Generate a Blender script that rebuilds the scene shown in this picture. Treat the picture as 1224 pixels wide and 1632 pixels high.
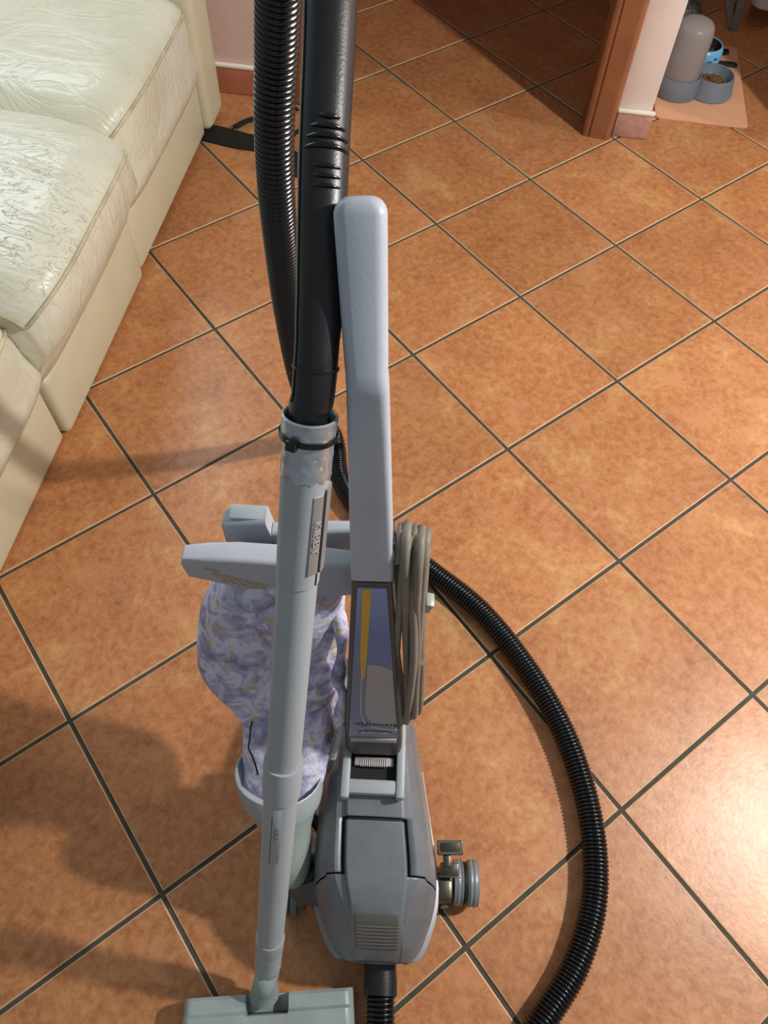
import bpy, bmesh, math, random
from mathutils import Vector, Matrix, noise
random.seed(7)
PI = math.pi
V = Vector
for o in list(bpy.data.objects):
    bpy.data.objects.remove(o)
S = bpy.context.scene
COL = S.collection

# ------------------------------------------------------------------ camera
FPX = 1236.753                      # focal length in pixels of the 1224 x 1632 frame
CAMH = 1.34262
CR = V((0.99885404, 0.04068347, 0.02520852))       # camera right
CD = V((0.04786036, -0.84907105, -0.52610621))     # camera down
CF = V((0.0, 0.5267098, -0.85004517))              # camera forward
CAM = V((0, 0, CAMH))
cd = bpy.data.cameras.new('camera')
cd.sensor_fit = 'VERTICAL'; cd.sensor_height = 36.0; cd.lens = FPX / 1632 * 36.0
cd.clip_start = 0.02
cam = bpy.data.objects.new('camera', cd); COL.objects.link(cam)
m = Matrix.Identity(4)
for r in range(3):
    m[r][0], m[r][1], m[r][2], m[r][3] = CR[r], -CD[r], -CF[r], CAM[r]
cam.matrix_world = m
S.camera = cam

# ------------------------------------------------------------------ world and lights
S.view_settings.view_transform = 'Standard'
S.view_settings.look = 'None'
S.view_settings.gamma = 1.0
S.view_settings.use_curve_mapping = False
S.view_settings.exposure = 0.0
w = bpy.data.worlds.new('world'); S.world = w; w.use_nodes = True
bg = w.node_tree.nodes['Background']
bg.inputs[0].default_value = (0.86, 0.95, 1.0, 1); bg.inputs[1].default_value = 0.27

def point_light(name, loc, power, radius, col):
    l = bpy.data.lights.new(name, 'POINT'); l.energy = power; l.shadow_soft_size = radius; l.color = col
    o = bpy.data.objects.new(name, l); COL.objects.link(o); o.location = loc
    return o
point_light('ceiling_lamp_light', (1.62, 0.60, 1.84), 178, 0.05, (1.0, 0.96, 0.91))
point_light('side_lamp_light', (3.0, 1.15, 2.3), 95, 0.06, (1.0, 0.96, 0.91))
# daylight of the window in the back wall above the sofa's far end
wl = bpy.data.lights.new('window_daylight', 'AREA'); wl.shape = 'RECTANGLE'; wl.size = 1.0; wl.size_y = 1.0
wl.energy = 22; wl.color = (0.80, 0.93, 1.0)
wo = bpy.data.objects.new('window_daylight', wl); COL.objects.link(wo)
wo.location = (-1.24, 2.31, 1.45)
wo.rotation_euler = V((-.11, -.95, -.25)).to_track_quat('-Z', 'Y').to_euler()

# ------------------------------------------------------------------ placing helpers
def ray(u, v):
    return CR * ((u - 612) / FPX) + CD * ((v - 816) / FPX) + CF
def at_h(u, v, h=0.0):
    d = ray(u, v); return CAM + d * ((h - CAMH) / d.z)
def at_y(u, v, y):
    d = ray(u, v); return CAM + d * (y / d.y)
def row_of(P):
    c = P - CAM
    return 816 + FPX * c.dot(CD) / c.dot(CF)
WANG = math.radians(-6.2898)          # the walls and sofa stand at this angle
UX = V((math.cos(WANG), math.sin(WANG), 0)); VY = V((-math.sin(WANG), math.cos(WANG), 0))
def rm(u, v, z=0.0):
    return UX * u + VY * v + V((0, 0, z))
ROOM = Matrix.Rotation(WANG, 4, 'Z')

# ------------------------------------------------------------------ materials
def srgb(h):
    h = h.lstrip('#'); c = [int(h[i:i + 2], 16) / 255 for i in (0, 2, 4)]
    return tuple((x / 12.92 if x <= .04045 else ((x + .055) / 1.055) ** 2.4) for x in c) + (1,)
def newmat(name):
    mt = bpy.data.materials.new(name); mt.use_nodes = True
    nt = mt.node_tree; b = nt.nodes['Principled BSDF']
    return mt, nt, b
def N(nt, typ, **kw):
    n = nt.nodes.new(typ)
    for k, v in kw.items(): setattr(n, k, v)
    return n
def ramp(nt, stops, interp='LINEAR'):
    n = nt.nodes.new('ShaderNodeValToRGB'); cr = n.color_ramp; cr.interpolation = interp
    while len(cr.elements) > 1: cr.elements.remove(cr.elements[-1])
    cr.elements[0].position = stops[0][0]; cr.elements[0].color = stops[0][1]
    for p, c in stops[1:]:
        e = cr.elements.new(p); e.color = c
    return n
def mixc(nt, fac, a, b, mode='MIX'):
    n = nt.nodes.new('ShaderNodeMix'); n.data_type = 'RGBA'; n.blend_type = mode
    L = nt.links
    for sock, val in ((n.inputs[0], fac), (n.inputs[6], a), (n.inputs[7], b)):
        if hasattr(val, 'is_output'): L.new(val, sock)
        else: sock.default_value = val
    return n.outputs[2]
def noise_tex(nt, scale, detail=3, rough=.55, dist=0, vec=None):
    n = nt.nodes.new('ShaderNodeTexNoise')
    n.inputs['Scale'].default_value = scale; n.inputs['Detail'].default_value = detail
    n.inputs['Roughness'].default_value = rough; n.inputs['Distortion'].default_value = dist
    if vec is not None: nt.links.new(vec, n.inputs['Vector'])
    return n.outputs[0]
def objcoord(nt):
    return nt.nodes.new('ShaderNodeTexCoord').outputs['Object']
def bump(nt, b, height, strength=.2, dist=.002):
    n = nt.nodes.new('ShaderNodeBump'); n.inputs['Strength'].default_value = strength; n.inputs['Distance'].default_value = dist
    nt.links.new(height, n.inputs['Height']); nt.links.new(n.outputs[0], b.inputs['Normal'])
def plain(name, hexc, rough=.45, metal=0.0, var=.12, vscale=14, bscale=0, bstr=.1, spec=.5):
    mt, nt, b = newmat(name)
    c = srgb(hexc); v = objcoord(nt)
    if var:
        d = tuple(x * (1 - var) for x in c[:3]) + (1,); l = tuple(min(1, x * (1 + var)) for x in c[:3]) + (1,)
        r = ramp(nt, [(.3, d), (.7, l)]); nt.links.new(noise_tex(nt, vscale, 5, .65, 0, v), r.inputs[0])
        nt.links.new(r.outputs[0], b.inputs['Base Color'])
    else: b.inputs['Base Color'].default_value = c
    b.inputs['Roughness'].default_value = rough; b.inputs['Metallic'].default_value = metal
    b.inputs['Specular IOR Level'].default_value = spec
    if bscale: bump(nt, b, noise_tex(nt, bscale, 2, .5, 0, v), bstr, .001)
    return mt

def tile_material():
    mt, nt, b = newmat('terracotta'); L = nt.links
    oi = nt.nodes.new('ShaderNodeObjectInfo'); tc = nt.nodes.new('ShaderNodeTexCoord')
    sc = N(nt, 'ShaderNodeVectorMath', operation='SCALE'); L.new(oi.outputs['Location'], sc.inputs[0]); sc.inputs['Scale'].default_value = 7.3
    ad = N(nt, 'ShaderNodeVectorMath', operation='ADD'); L.new(tc.outputs['Object'], ad.inputs[0]); L.new(sc.outputs[0], ad.inputs[1])
    v = ad.outputs[0]
    r1 = ramp(nt, [(.28, srgb('#98562e')), (.43, srgb('#b06a3b')), (.56, srgb('#bb7643')), (.70, srgb('#cd9b64'))])
    L.new(noise_tex(nt, 7, 8, .62, .6, v), r1.inputs[0])
    r2 = ramp(nt, [(.35, srgb('#86502b')), (.65, srgb('#dcae7c'))]); L.new(noise_tex(nt, 60, 8, .75, .3, v), r2.inputs[0])
    c = mixc(nt, .38, r1.outputs[0], r2.outputs[0])
    r3 = ramp(nt, [(.55, (0, 0, 0, 1)), (.75, (1, 1, 1, 1))]); L.new(noise_tex(nt, 11, 4, .6, .8, v), r3.inputs[0])
    c = mixc(nt, r3.outputs[0], c, srgb('#c4875f'))
    hv = N(nt, 'ShaderNodeHueSaturation'); L.new(c, hv.inputs['Color'])
    mr = N(nt, 'ShaderNodeMapRange'); L.new(oi.outputs['Random'], mr.inputs[0]); mr.inputs[3].default_value = .9; mr.inputs[4].default_value = 1.08
    L.new(mr.outputs[0], hv.inputs['Value'])
    L.new(hv.outputs[0], b.inputs['Base Color'])
    b.inputs['Roughness'].default_value = .36; b.inputs['Specular IOR Level'].default_value = .5
    bump(nt, b, noise_tex(nt, 130, 4, .6, 0, v), .22, .0012)
    return mt

def leather_material():
    mt, nt, b = newmat('cream_leather'); L = nt.links; v = objcoord(nt)
    mp = N(nt, 'ShaderNodeMapping'); L.new(v, mp.inputs[0]); mp.inputs['Scale'].default_value = (.75, 1.7, .7)
    base = ramp(nt, [(.3, srgb('#c9c6af')), (.7, srgb('#dddbc8'))]); L.new(noise_tex(nt, 5, 5, .6, .3, v), base.inputs[0])
    # fine cracks: the zero lines of a distorted noise, only where another noise allows them
    n1 = noise_tex(nt, 22, 5, .62, .9, mp.outputs[0])
    s = N(nt, 'ShaderNodeMath', operation='SUBTRACT'); L.new(n1, s.inputs[0]); s.inputs[1].default_value = .5
    a = N(nt, 'ShaderNodeMath', operation='ABSOLUTE'); L.new(s.outputs[0], a.inputs[0])
    cr = ramp(nt, [(0.0, (1, 1, 1, 1)), (.005, (.7, .7, .7, 1)), (.011, (0, 0, 0, 1))]); L.new(a.outputs[0], cr.inputs[0])
    mz = N(nt, 'ShaderNodeMapping'); L.new(v, mz.inputs[0]); mz.inputs['Scale'].default_value = (1, .8, 5)
    dv = N(nt, 'ShaderNodeVectorMath', operation='DISTANCE'); L.new(mz.outputs[0], dv.inputs[0]); dv.inputs[1].default_value = (.24, -.27, 1.95)
    ds_ = N(nt, 'ShaderNodeMath', operation='MULTIPLY_ADD'); L.new(noise_tex(nt, 7, 4, .6, 0, v), ds_.inputs[0]); ds_.inputs[1].default_value = .5; L.new(dv.outputs['Value'], ds_.inputs[2])
    pm = ramp(nt, [(.30, (1, 1, 1, 1)), (.44, (.35, .35, .35, 1)), (.62, (0, 0, 0, 1))]); L.new(ds_.outputs[0], pm.inputs[0])
    mul = N(nt, 'ShaderNodeMath', operation='MULTIPLY'); L.new(cr.outputs[0], mul.inputs[0]); L.new(pm.outputs[0], mul.inputs[1])
    c = mixc(nt, mul.outputs[0], base.outputs[0], srgb('#55513f'))
    L.new(c, b.inputs['Base Color'])
    b.inputs['Roughness'].default_value = .33
    wr = noise_tex(nt, 8, 4, .55, 1.2, mp.outputs[0])
    s2 = N(nt, 'ShaderNodeMath', operation='SUBTRACT'); L.new(wr, s2.inputs[0]); s2.inputs[1].default_value = .5
    a2 = N(nt, 'ShaderNodeMath', operation='ABSOLUTE'); L.new(s2.outputs[0], a2.inputs[0])
    p2 = N(nt, 'ShaderNodeMath', operation='POWER'); L.new(a2.outputs[0], p2.inputs[0]); p2.inputs[1].default_value = .55
    s3 = N(nt, 'ShaderNodeMath', operation='SUBTRACT'); L.new(p2.outputs[0], s3.inputs[0]); L.new(mul.outputs[0], s3.inputs[1])
    bump(nt, b, s3.outputs[0], .42, .012)
    return mt

def bag_material():
    mt, nt, b = newmat('bag_cloth'); L = nt.links; v = objcoord(nt)
    r = ramp(nt, [(.33, srgb('#7f7b95')), (.43, srgb('#a09bbb')), (.50, srgb('#bab6d6')), (.57, srgb('#dcdfee')), (.68, srgb('#b4b0c8'))], 'LINEAR')
    L.new(noise_tex(nt, 30, 7, .66, .7, v), r.inputs[0])
    y = ramp(nt, [(.64, (0, 0, 0, 1)), (.665, (1, 1, 1, 1))]); L.new(noise_tex(nt, 56, 2, .5, .9, v), y.inputs[0])
    c = mixc(nt, y.outputs[0], r.outputs[0], srgb('#cfb368'))
    L.new(c, b.inputs['Base Color']); b.inputs['Roughness'].default_value = .75
    bump(nt, b, noise_tex(nt, 40, 4, .6, .8, v), .5, .004)
    return mt

M = {}
M['tile'] = tile_material()
M['tile_edge'] = plain('tile_edge', '#cfa880', .5, 0, .1, 60)
M['grout'] = plain('grout', '#48443a', .9, 0, .25, 30, 200, .3)
M['leather'] = leather_material()
M['sofa_base'] = plain('sofa_base_leather', '#cbc3a6', .45, 0, .06, 6, 90, .08)
M['piping'] = plain('sofa_piping', '#bab292', .5, 0, .3, 25)
M['plaster'] = plain('pink_plaster', '#dcbdb0', .9, 0, .05, 8, 60, .25)
M['plaster_w'] = plain('pale_plaster', '#e6d6cd', .9, 0, .05, 8, 60, .25)
M['ceil'] = plain('ceiling_paint', '#d9d4cc', .95, 0, .03)
M['lip'] = plain('plaster_lip', '#e8e0d2', .8, 0, .06)
M['skirting'] = plain('skirting_tile', '#a8694c', .4, 0, .15, 25)
M['wood'] = plain('door_wood', '#8f5a3a', .42, 0, .18, 7, 50, .05)
M['grey'] = plain('grey_plastic', '#a3abb0', .42, 0, .05, 10, 420, .10)
M['greyw'] = plain('grey_wand_plastic', '#a1a8ad', .5, 0, .05, 10, 900, .25)
M['grey_d'] = plain('bluish_grey_plastic', '#b2b8c2', .45, 0, .05, 10, 420, .1)  # even bluish grey of the grip, bag arm and clamp
M['gun'] = plain('gunmetal_plastic', '#7e8389', .34, .35, .10, 30, 300, .08)
M['gun_d'] = plain('dark_gunmetal', '#625e5c', .40, .3, .12, 30)
M['under'] = plain('black_plastic', '#0a0a0a', .6, 0, 0)
M['skirt'] = plain('skirt_plastic', '#8f8f95', .4, .2, .06)
M['mint'] = plain('greenish_grey_plastic', '#a0aaa3', .35, 0, .08, 12)
M['nozz'] = plain('nozzle_plastic', '#8f9a99', .38, 0, .10, 20, 200, .05)
M['black'] = plain('black_hose_plastic', '#0b0c0f', .22, 0, 0)
M['blackm'] = plain('black_grip_plastic', '#16181c', .38, 0, .1, 40, 500, .18)
M['rubber'] = plain('black_rubber', '#121212', .55, 0, 0)
M['tape'] = plain('silver_tape', '#aeb2b8', .28, .65, .12, 60, 70, .8)
M['tie'] = plain('cable_tie_nylon', '#080808', .3, 0, 0)
M['slot'] = plain('latch_plate', '#86817f', .5, 0, .08)  # wand grey with the shadow on the plate put into the colour
M['frame'] = plain('dark_frame', '#5a5554', .42, .1, .1)
M['plate'] = None
M['yellow'] = plain('plate_yellow', '#dcab3c', .35, 0, .06)
M['pgrey'] = plain('plate_grey', '#b3abac', .32, .1, .05)
M['pline'] = plain('plate_line', '#d6d0c6', .35, 0, 0)
M['ink'] = plain('black_ink', '#15151a', .5, 0, 0)
M['gold'] = plain('gold_ink', '#cdb778', .5, 0, 0)
M['chrome'] = plain('worn_chrome', '#8f8a80', .3, .9, .25, 60)
M['darkmetal'] = plain('pedal_metal', '#57524a', .35, .85, .3, 50)
M['wheel'] = plain('wheel_grey', '#7f878b', .4, .1, .1, 40)
M['cord'] = plain('cord_rubber', '#7d776a', .55, 0, .12, 30)
M['bag'] = bag_material()
M['mat'] = plain('salmon_mat', '#d6a07c', .6, 0, .05, 20)
M['feeder'] = plain('feeder_plastic', '#6f7a84', .4, 0, .05)
M['kibble'] = plain('kibble', '#6e5128', .8, 0, .4, 60)
M['blue'] = plain('blue_bowl', '#6fb6de', .3, 0, .05)
M['bprint'] = plain('blue_print', '#1f4f96', .4, 0, 0)
M['bowlin'] = plain('bowl_steel', '#4c4740', .25, .7, .2, 30)
M['chair'] = plain('chair_grey_metal', '#7d8583', .45, .3, .06)
M['label'] = plain('bottle_label', '#d9d6d4', .45, 0, 0)
M['red'] = plain('label_red', '#b23c28', .45, 0, 0)
M['web'] = plain('black_webbing', '#15130f', .85, 0, .3, 120, 400, .4)

def speckle():
    mt, nt, b = newmat('speckled_stone'); v = objcoord(nt)
    r = ramp(nt, [(.35, srgb('#2e302b')), (.5, srgb('#5b5f56')), (.62, srgb('#8c8d80'))]); nt.links.new(noise_tex(nt, 110, 4, .8, 0, v), r.inputs[0])
    nt.links.new(r.outputs[0], b.inputs['Base Color']); b.inputs['Roughness'].default_value = .6
    return mt
M['speckle'] = speckle()
def clear(name, hexc, rough, trans=.85, alpha=1.0):
    mt, nt, b = newmat(name); b.inputs['Base Color'].default_value = srgb(hexc)
    b.inputs['Roughness'].default_value = rough; b.inputs['Transmission Weight'].default_value = trans; b.inputs['IOR'].default_value = 1.3
    b.inputs['Alpha'].default_value = alpha
    return mt
M['hopper'] = clear('smoky_plastic', '#b5b0ae', .35, .5)
M['lens'] = clear('lens_plastic', '#8d8982', .22, .5)
M['pet'] = clear('bottle_plastic', '#b08a70', .08, .9)
def plate_material():
    mt, nt, b = newmat('blue_plate'); v = objcoord(nt)
    sx = N(nt, 'ShaderNodeSeparateXYZ'); nt.links.new(v, sx.inputs[0])
    r = ramp(nt, [(0, srgb('#8a8da6')), (.5, srgb('#83879f')), (.75, srgb('#6f84b4')), (1, srgb('#8aa2cf'))])
    mr = N(nt, 'ShaderNodeMapRange'); nt.links.new(sx.outputs[1], mr.inputs[0]); mr.inputs[1].default_value = 0; mr.inputs[2].default_value = .42
    nt.links.new(mr.outputs[0], r.inputs[0]); nt.links.new(r.outputs[0], b.inputs['Base Color'])
    b.inputs['Roughness'].default_value = .3
    return mt
M['plate'] = plate_material()

# ------------------------------------------------------------------ mesh helpers
def mk(name, verts, faces, mats, parent=None, smooth=40, fm=None):
    me = bpy.data.meshes.new(name); me.from_pydata([tuple(v) for v in verts], [], faces)
    if not isinstance(mats, (list, tuple)): mats = [mats]
    for x in mats: me.materials.append(x)
    if fm: me.polygons.foreach_set('material_index', fm)
    bm = bmesh.new(); bm.from_mesh(me); bmesh.ops.recalc_face_normals(bm, faces=bm.faces); bm.to_mesh(me); bm.free()
    if smooth:
        me.polygons.foreach_set('use_smooth', [True] * len(me.polygons))
        me.set_sharp_from_angle(angle=math.radians(smooth))
    o = bpy.data.objects.new(name, me); COL.objects.link(o)
    if parent: o.parent = parent
    return o
class MB:
    def __init__(s): s.v = []; s.f = []; s.m = []
    def add(s, v, f, mi=0):
        k = len(s.v); s.v += [V(x) for x in v]; s.f += [[i + k for i in q] for q in f]; s.m += [mi] * len(f); return s
    def build(s, name, mats, parent=None, smooth=40):
        return mk(name, s.v, s.f, mats, parent, smooth, s.m)
def loft(rings, cap0=True, cap1=True, loop=False):
    n = len(rings[0]); v = [p for r in rings for p in r]; f = []
    K = len(rings)
    for k in range(K if loop else K - 1):
        a, b = k * n, ((k + 1) % K) * n
        for i in range(n):
            j = (i + 1) % n; f.append([a + i, a + j, b + j, b + i])
    if not loop:
        if cap0: f.append(list(range(n))[::-1])
        if cap1: f.append([(K - 1) * n + i for i in range(n)])
    return v, f
def circ(c, ax, ay, r, r2=None, n=24):
    r2 = r if r2 is None else r2
    return [c + ax * (r * math.cos(2 * PI * i / n)) + ay * (r2 * math.sin(2 * PI * i / n)) for i in range(n)]
def rrect(c, ax, ay, w, t, r, seg=4):
    r = min(r, w / 2 * .999, t / 2 * .999); out = []
    for sx, sy, a0 in ((1, 1, 0), (-1, 1, 90), (-1, -1, 180), (1, -1, 270)):
        for k in range(seg + 1):
            a = math.radians(a0 + 90 * k / seg)
            out.append(c + ax * (sx * (w / 2 - r) + r * math.cos(a)) + ay * (sy * (t / 2 - r) + r * math.sin(a)))
    return out
def frames(pts, up=None):
    T = []
    for i in range(len(pts)):
        a = pts[max(i - 1, 0)]; b = pts[min(i + 1, len(pts) - 1)]; T.append((b - a).normalized())
    u = up or V((1, 0, 0)); x = (u - T[0] * u.dot(T[0])).normalized(); out = []
    for t in T:
        x = (x - t * x.dot(t)).normalized(); out.append((x, t.cross(x), t))
    return out
def spline(P, step=.01, loop=False):
    P = [V(p) for p in P]; out = []
    n = len(P)
    for i in range(n if loop else n - 1):
        if loop: a, b, c, d = P[i - 1], P[i], P[(i + 1) % n], P[(i + 2) % n]
        else: a, b, c, d = P[max(i - 1, 0)], P[i], P[i + 1], P[min(i + 2, n - 1)]
        k = max(2, int((c - b).length / step))
        for j in range(k):
            t = j / k
            out.append(.5 * ((2 * b) + (c - a) * t + (2 * a - 5 * b + 4 * c - d) * t * t + (3 * b - a - 3 * c + d) * t ** 3))
    if not loop: out.append(P[-1])
    return out
def resample(pts, step):
    out = [pts[0].copy()]; acc = 0
    for a, b in zip(pts, pts[1:]):
        L = (b - a).length
        if L < 1e-9: continue
        d = step - acc
        while d <= L:
            out.append(a + (b - a) * (d / L)); d += step
        acc = L - (d - step)
    return out
def tube(pts, r, n=12, up=None, cap=True):
    fr = frames(pts, up); rr = r if callable(r) else (lambda i: r)
    return loft([circ(p, fx, fy, rr(i), None, n) for i, (p, (fx, fy, ft)) in enumerate(zip(pts, fr))], cap, cap)
def box(lo, hi, bev=0.0, seg=2, mat=None):
    bm = bmesh.new(); bmesh.ops.create_cube(bm, size=1)
    for v in bm.verts:
        v.co = V([lo[i] + (v.co[i] + .5) * (hi[i] - lo[i]) for i in range(3)])
    if bev: bmesh.ops.bevel(bm, geom=list(bm.edges), offset=bev, segments=seg, affect='EDGES', profile=.5)
    bm.verts.ensure_lookup_table()
    vs = [(mat @ v.co) if mat else v.co.copy() for v in bm.verts]; fs = [[v.index for v in f.verts] for f in bm.faces]
    bm.free(); return vs, fs
def frame_m(o, x, y):
    x = x.normalized(); z = x.cross(y).normalized(); y = z.cross(x)
    m = Matrix.Identity(4)
    for r in range(3): m[r][0], m[r][1], m[r][2], m[r][3] = x[r], y[r], z[r], o[r]
    return m
def obox(c, x, y, sx, sy, sz, bev=0, seg=2):
    return box((-sx / 2, -sy / 2, -sz / 2), (sx / 2, sy / 2, sz / 2), bev, seg, frame_m(c, x, y))
def lathe(prof, c, n=32, ax=V((1, 0, 0)), ay=V((0, 1, 0)), az=V((0, 0, 1)), cap0=True, cap1=True):
    return loft([circ(c + az * z, ax, ay, r, None, n) for r, z in prof], cap0, cap1)
def tag(o, label, cat, group=None, kind=None):
    if label: o['label'] = label
    if cat: o['category'] = cat
    if group: o['group'] = group
    if kind: o['kind'] = kind
    return o
def structure(o, label=None):
    o['kind'] = 'structure'
    if label: o['label'] = label
    return o
def empty(name, loc, label, cat, group=None):
    o = bpy.data.objects.new(name, None); COL.objects.link(o); o.location = loc; o.empty_display_size = .05
    return tag(o, label, cat, group)
def part(name, vf, mats, parent, smooth=40, sub=None):
    """a part in world coordinates parented to its thing (an Empty at its base)"""
    v, f = vf; root = parent
    off = V((0, 0, 0)); q = parent
    while q: off += V(q.location); q = q.parent
    return mk(name, [V(p) - off for p in v], f, mats, parent, smooth)
def mpart(name, mb, mats, parent, smooth=40):
    off = V((0, 0, 0)); q = parent
    while q: off += V(q.location); q = q.parent
    mb.v = [p - off for p in mb.v]
    return mb.build(name, mats, parent, smooth)
def text_part(name, body, mtx, size, depth, mat, parent, align='CENTER', wid=None):
    cu = bpy.data.curves.new('tmp', 'FONT'); cu.body = body; cu.size = size; cu.extrude = depth / 2
    cu.align_x = align; cu.align_y = 'CENTER'; cu.resolution_u = 3
    t = bpy.data.objects.new('tmp', cu); COL.objects.link(t)
    bpy.context.view_layer.update()
    me = bpy.data.meshes.new_from_object(t.evaluated_get(bpy.context.evaluated_depsgraph_get()))
    bpy.data.objects.remove(t); bpy.data.curves.remove(cu)
    xs = [v.co.x for v in me.vertices]
    sx = wid / (max(xs) - min(xs)) if wid else 1
    off = V((0, 0, 0)); q = parent
    while q: off += V(q.location); q = q.parent
    for v in me.vertices: v.co = (mtx @ V((v.co.x * sx, v.co.y, v.co.z))) - off
    me.materials.clear(); me.materials.append(mat); me.name = name
    o = bpy.data.objects.new(name, me); COL.objects.link(o); o.parent = parent
    return o
def lerp(tab, x):
    if x <= tab[0][0]: return tab[0][1]
    for (a, p), (b, q) in zip(tab, tab[1:]):
        if x <= b:
            t = (x - a) / (b - a); return p + (q - p) * t
    return tab[-1][1]
def smooth_lerp(tab, x):
    if x <= tab[0][0]: return tab[0][1]
    if x >= tab[-1][0]: return tab[-1][1]
    n = len(tab)
    for i in range(n - 1):
        a, p = tab[i]; b, q = tab[i + 1]
        if x <= b:
            def sl(k):
                if k <= 0 or k >= n - 1:
                    j = 0 if k <= 0 else n - 2
                    return (tab[j + 1][1] - tab[j][1]) / (tab[j + 1][0] - tab[j][0])
                return (tab[k + 1][1] - tab[k - 1][1]) / (tab[k + 1][0] - tab[k - 1][0])
            h = b - a; t = (x - a) / h
            return ((2 * t ** 3 - 3 * t * t + 1) * p + (t ** 3 - 2 * t * t + t) * h * sl(i) + (-2 * t ** 3 + 3 * t * t) * q + (t ** 3 - t * t) * h * sl(i + 1))

# ================================================================== SETTING
WV = 2.235            # the wall's front face in room coordinates
# ---- floor of diagonal terracotta tiles
T = 0.335
T0 = V((-0.47307988, 0.84854179, 0)); TI = V((0.26140678, 0.20950298, 0)); TJ = V((TI.y, -TI.x, 0))
v, f = box((-1.75, -0.75, -.05), (2.05, 3.75, -.0028))
floor = structure(mk('floor', v, f, M['grout'], None, 0), 'diagonal terracotta tile floor with dark grout')
g = .0034; hs = T / 2 - g
bm = bmesh.new(); bmesh.ops.create_cube(bm, size=1)
for q in bm.verts: q.co = V((q.co.x * 2 * hs, q.co.y * 2 * hs, -.004 + q.co.z * .008))
te = [e for e in bm.edges if all(q.co.z > -.001 for q in e.verts)]
r = bmesh.ops.bevel(bm, geom=te, offset=.0022, segments=2, affect='EDGES', profile=.5)
tm = bpy.data.meshes.new('tile'); bm.to_mesh(tm); bm.free()
tm.materials.append(M['tile']); tm.materials.append(M['tile_edge'])
for p in tm.polygons:
    p.use_smooth = False
    if p.normal.z < .98 : p.material_index = 1
ang = math.atan2(TI.y, TI.x)
for i in range(-8, 14):
    for j in range(-12, 12):
        c = T0 + TI * (i + .5) + TJ * (j + .5)
        if not (-1.55 < c.x < 1.85 and -.55 < c.y < 3.5): continue
        o = bpy.data.objects.new('tile', tm); COL.objects.link(o); o.parent = floor
        o.location = c + V((0, 0, random.uniform(-.0004, 0))); o.rotation_euler = (random.uniform(-.0008, .0008), random.uniform(-.0008, .0008), ang + random.choice((0, 1, 2, 3)) * PI / 2)

def room_box(name, lo, hi, mat, bev=0, parent=None, smooth=40):
    v, f = box(lo, hi, bev, 2, ROOM)
    return mk(name, v, f, mat, parent, smooth if bev else 0)
# ---- wall beside the sofa end, doorway, narrow wall end
wall = structure(room_box('wall_back', (-1.75, WV, 0), (-.60, WV + .13, 2.7), M['plaster']), 'pink plastered wall behind the end of the sofa')
room_box('wall_lintel', (-.60, WV, 2.08), (.31, WV + .13, 2.7), M['plaster'], 0, wall)
sk = structure(room_box('baseboard_back', (-1.75, WV - .013, 0.0005), (-.60, WV - .0003, .078), M['skirting'], .002), 'terracotta skirting along the pink wall')
room_box('plaster_lip', (-1.75, WV - .016, .0785), (-.60, WV - .0006, .088), M['lip'], .003, sk)
# partition between doorway and feeding corner; its end faces the room
part_w = structure(room_box('wall_partition', (.372, WV, 0), (.468, WV + 1.15, 2.7), M['plaster_w'], .004), 'pale narrow wall end beside the wooden door frame')
sk2 = structure(room_box('baseboard_partition', (.374, WV - .012, .0005), (.476, WV + .0, .072), plain('skirting_worn', '#b58a7c', .5, 0, .2, 60), .003), 'worn terracotta skirting on the narrow wall end')
room_box('plaster_lip', (.372, WV - .015, .0725), (.478, WV - .0006, .082), M['lip'], .003, sk2)
# wooden door frame: moulded casing and jamb
cs = [(.287, -.004), (.287, -.017), (.290, -.024), (.298, -.028), (.302, -.024), (.305, -.024), (.309, -.029), (.355, -.034), (.364, -.030), (.370, -.020), (.370, -.0005), (.300, -.0005)]
rings = [[rm(u, WV + d, z) for u, d in cs] for z in (.0008, 2.10)]
door = structure(mk('door_1', *loft(rings), M['wood'], None, 30), 'brown wooden door frame at the doorway')
room_box('jamb', (.300, WV + .0005, .0008), (.371, WV + .15, 2.07), M['wood'], .003, door)
room_box('stop', (.288, WV + .04, .0008), (.2995, WV + .075, 2.07), M['wood'], .002, door)
room_box('jamb', (-.60, WV - .03, .0008), (-.525, WV + .15, 2.07), M['wood'], .004, door)
room_box('head', (-.60, WV - .03, 2.071), (.371, WV + .15, 2.13), M['wood'], .004, door)
# hall behind the doorway: unseen walls and ceiling added to keep it dark
structure(room_box('added_wall_hall_left', (-1.75, WV + .135, 0), (-1.62, WV + 1.15, 2.7), M['plaster']), 'unseen hall wall added to darken the doorway')
structure(room_box('added_wall_hall_end', (-1.75, WV + 1.155, 0), (.468, WV + 1.25, 2.7), M['plaster']), 'unseen far hall wall added to darken the doorway')
structure(room_box('ceiling', (-1.75, WV + .135, 2.71), (.468, WV + 1.25, 2.78), M['ceil']), 'unseen hall ceiling added to darken the doorway')
structure(room_box('wall_corner_back', (.47, WV + 1.155, 0), (2.2, WV + 1.25, 2.7), M['plaster']), 'wall behind the feeding corner')
structure(room_box('added_wall_right', (.94, WV, 0), (2.2, WV + .12, 2.7), M['plaster']), 'unseen wall added to shade the feeding corner')  # out of view, added to block lamp light from the feeding corner
structure(room_box('added_ceiling_corner', (.47, WV, 2.71), (2.2, WV + 1.25, 2.78), M['ceil']), 'unseen ceiling added to dim the feeding corner')  # out of view, added to keep the feeding corner dim

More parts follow.
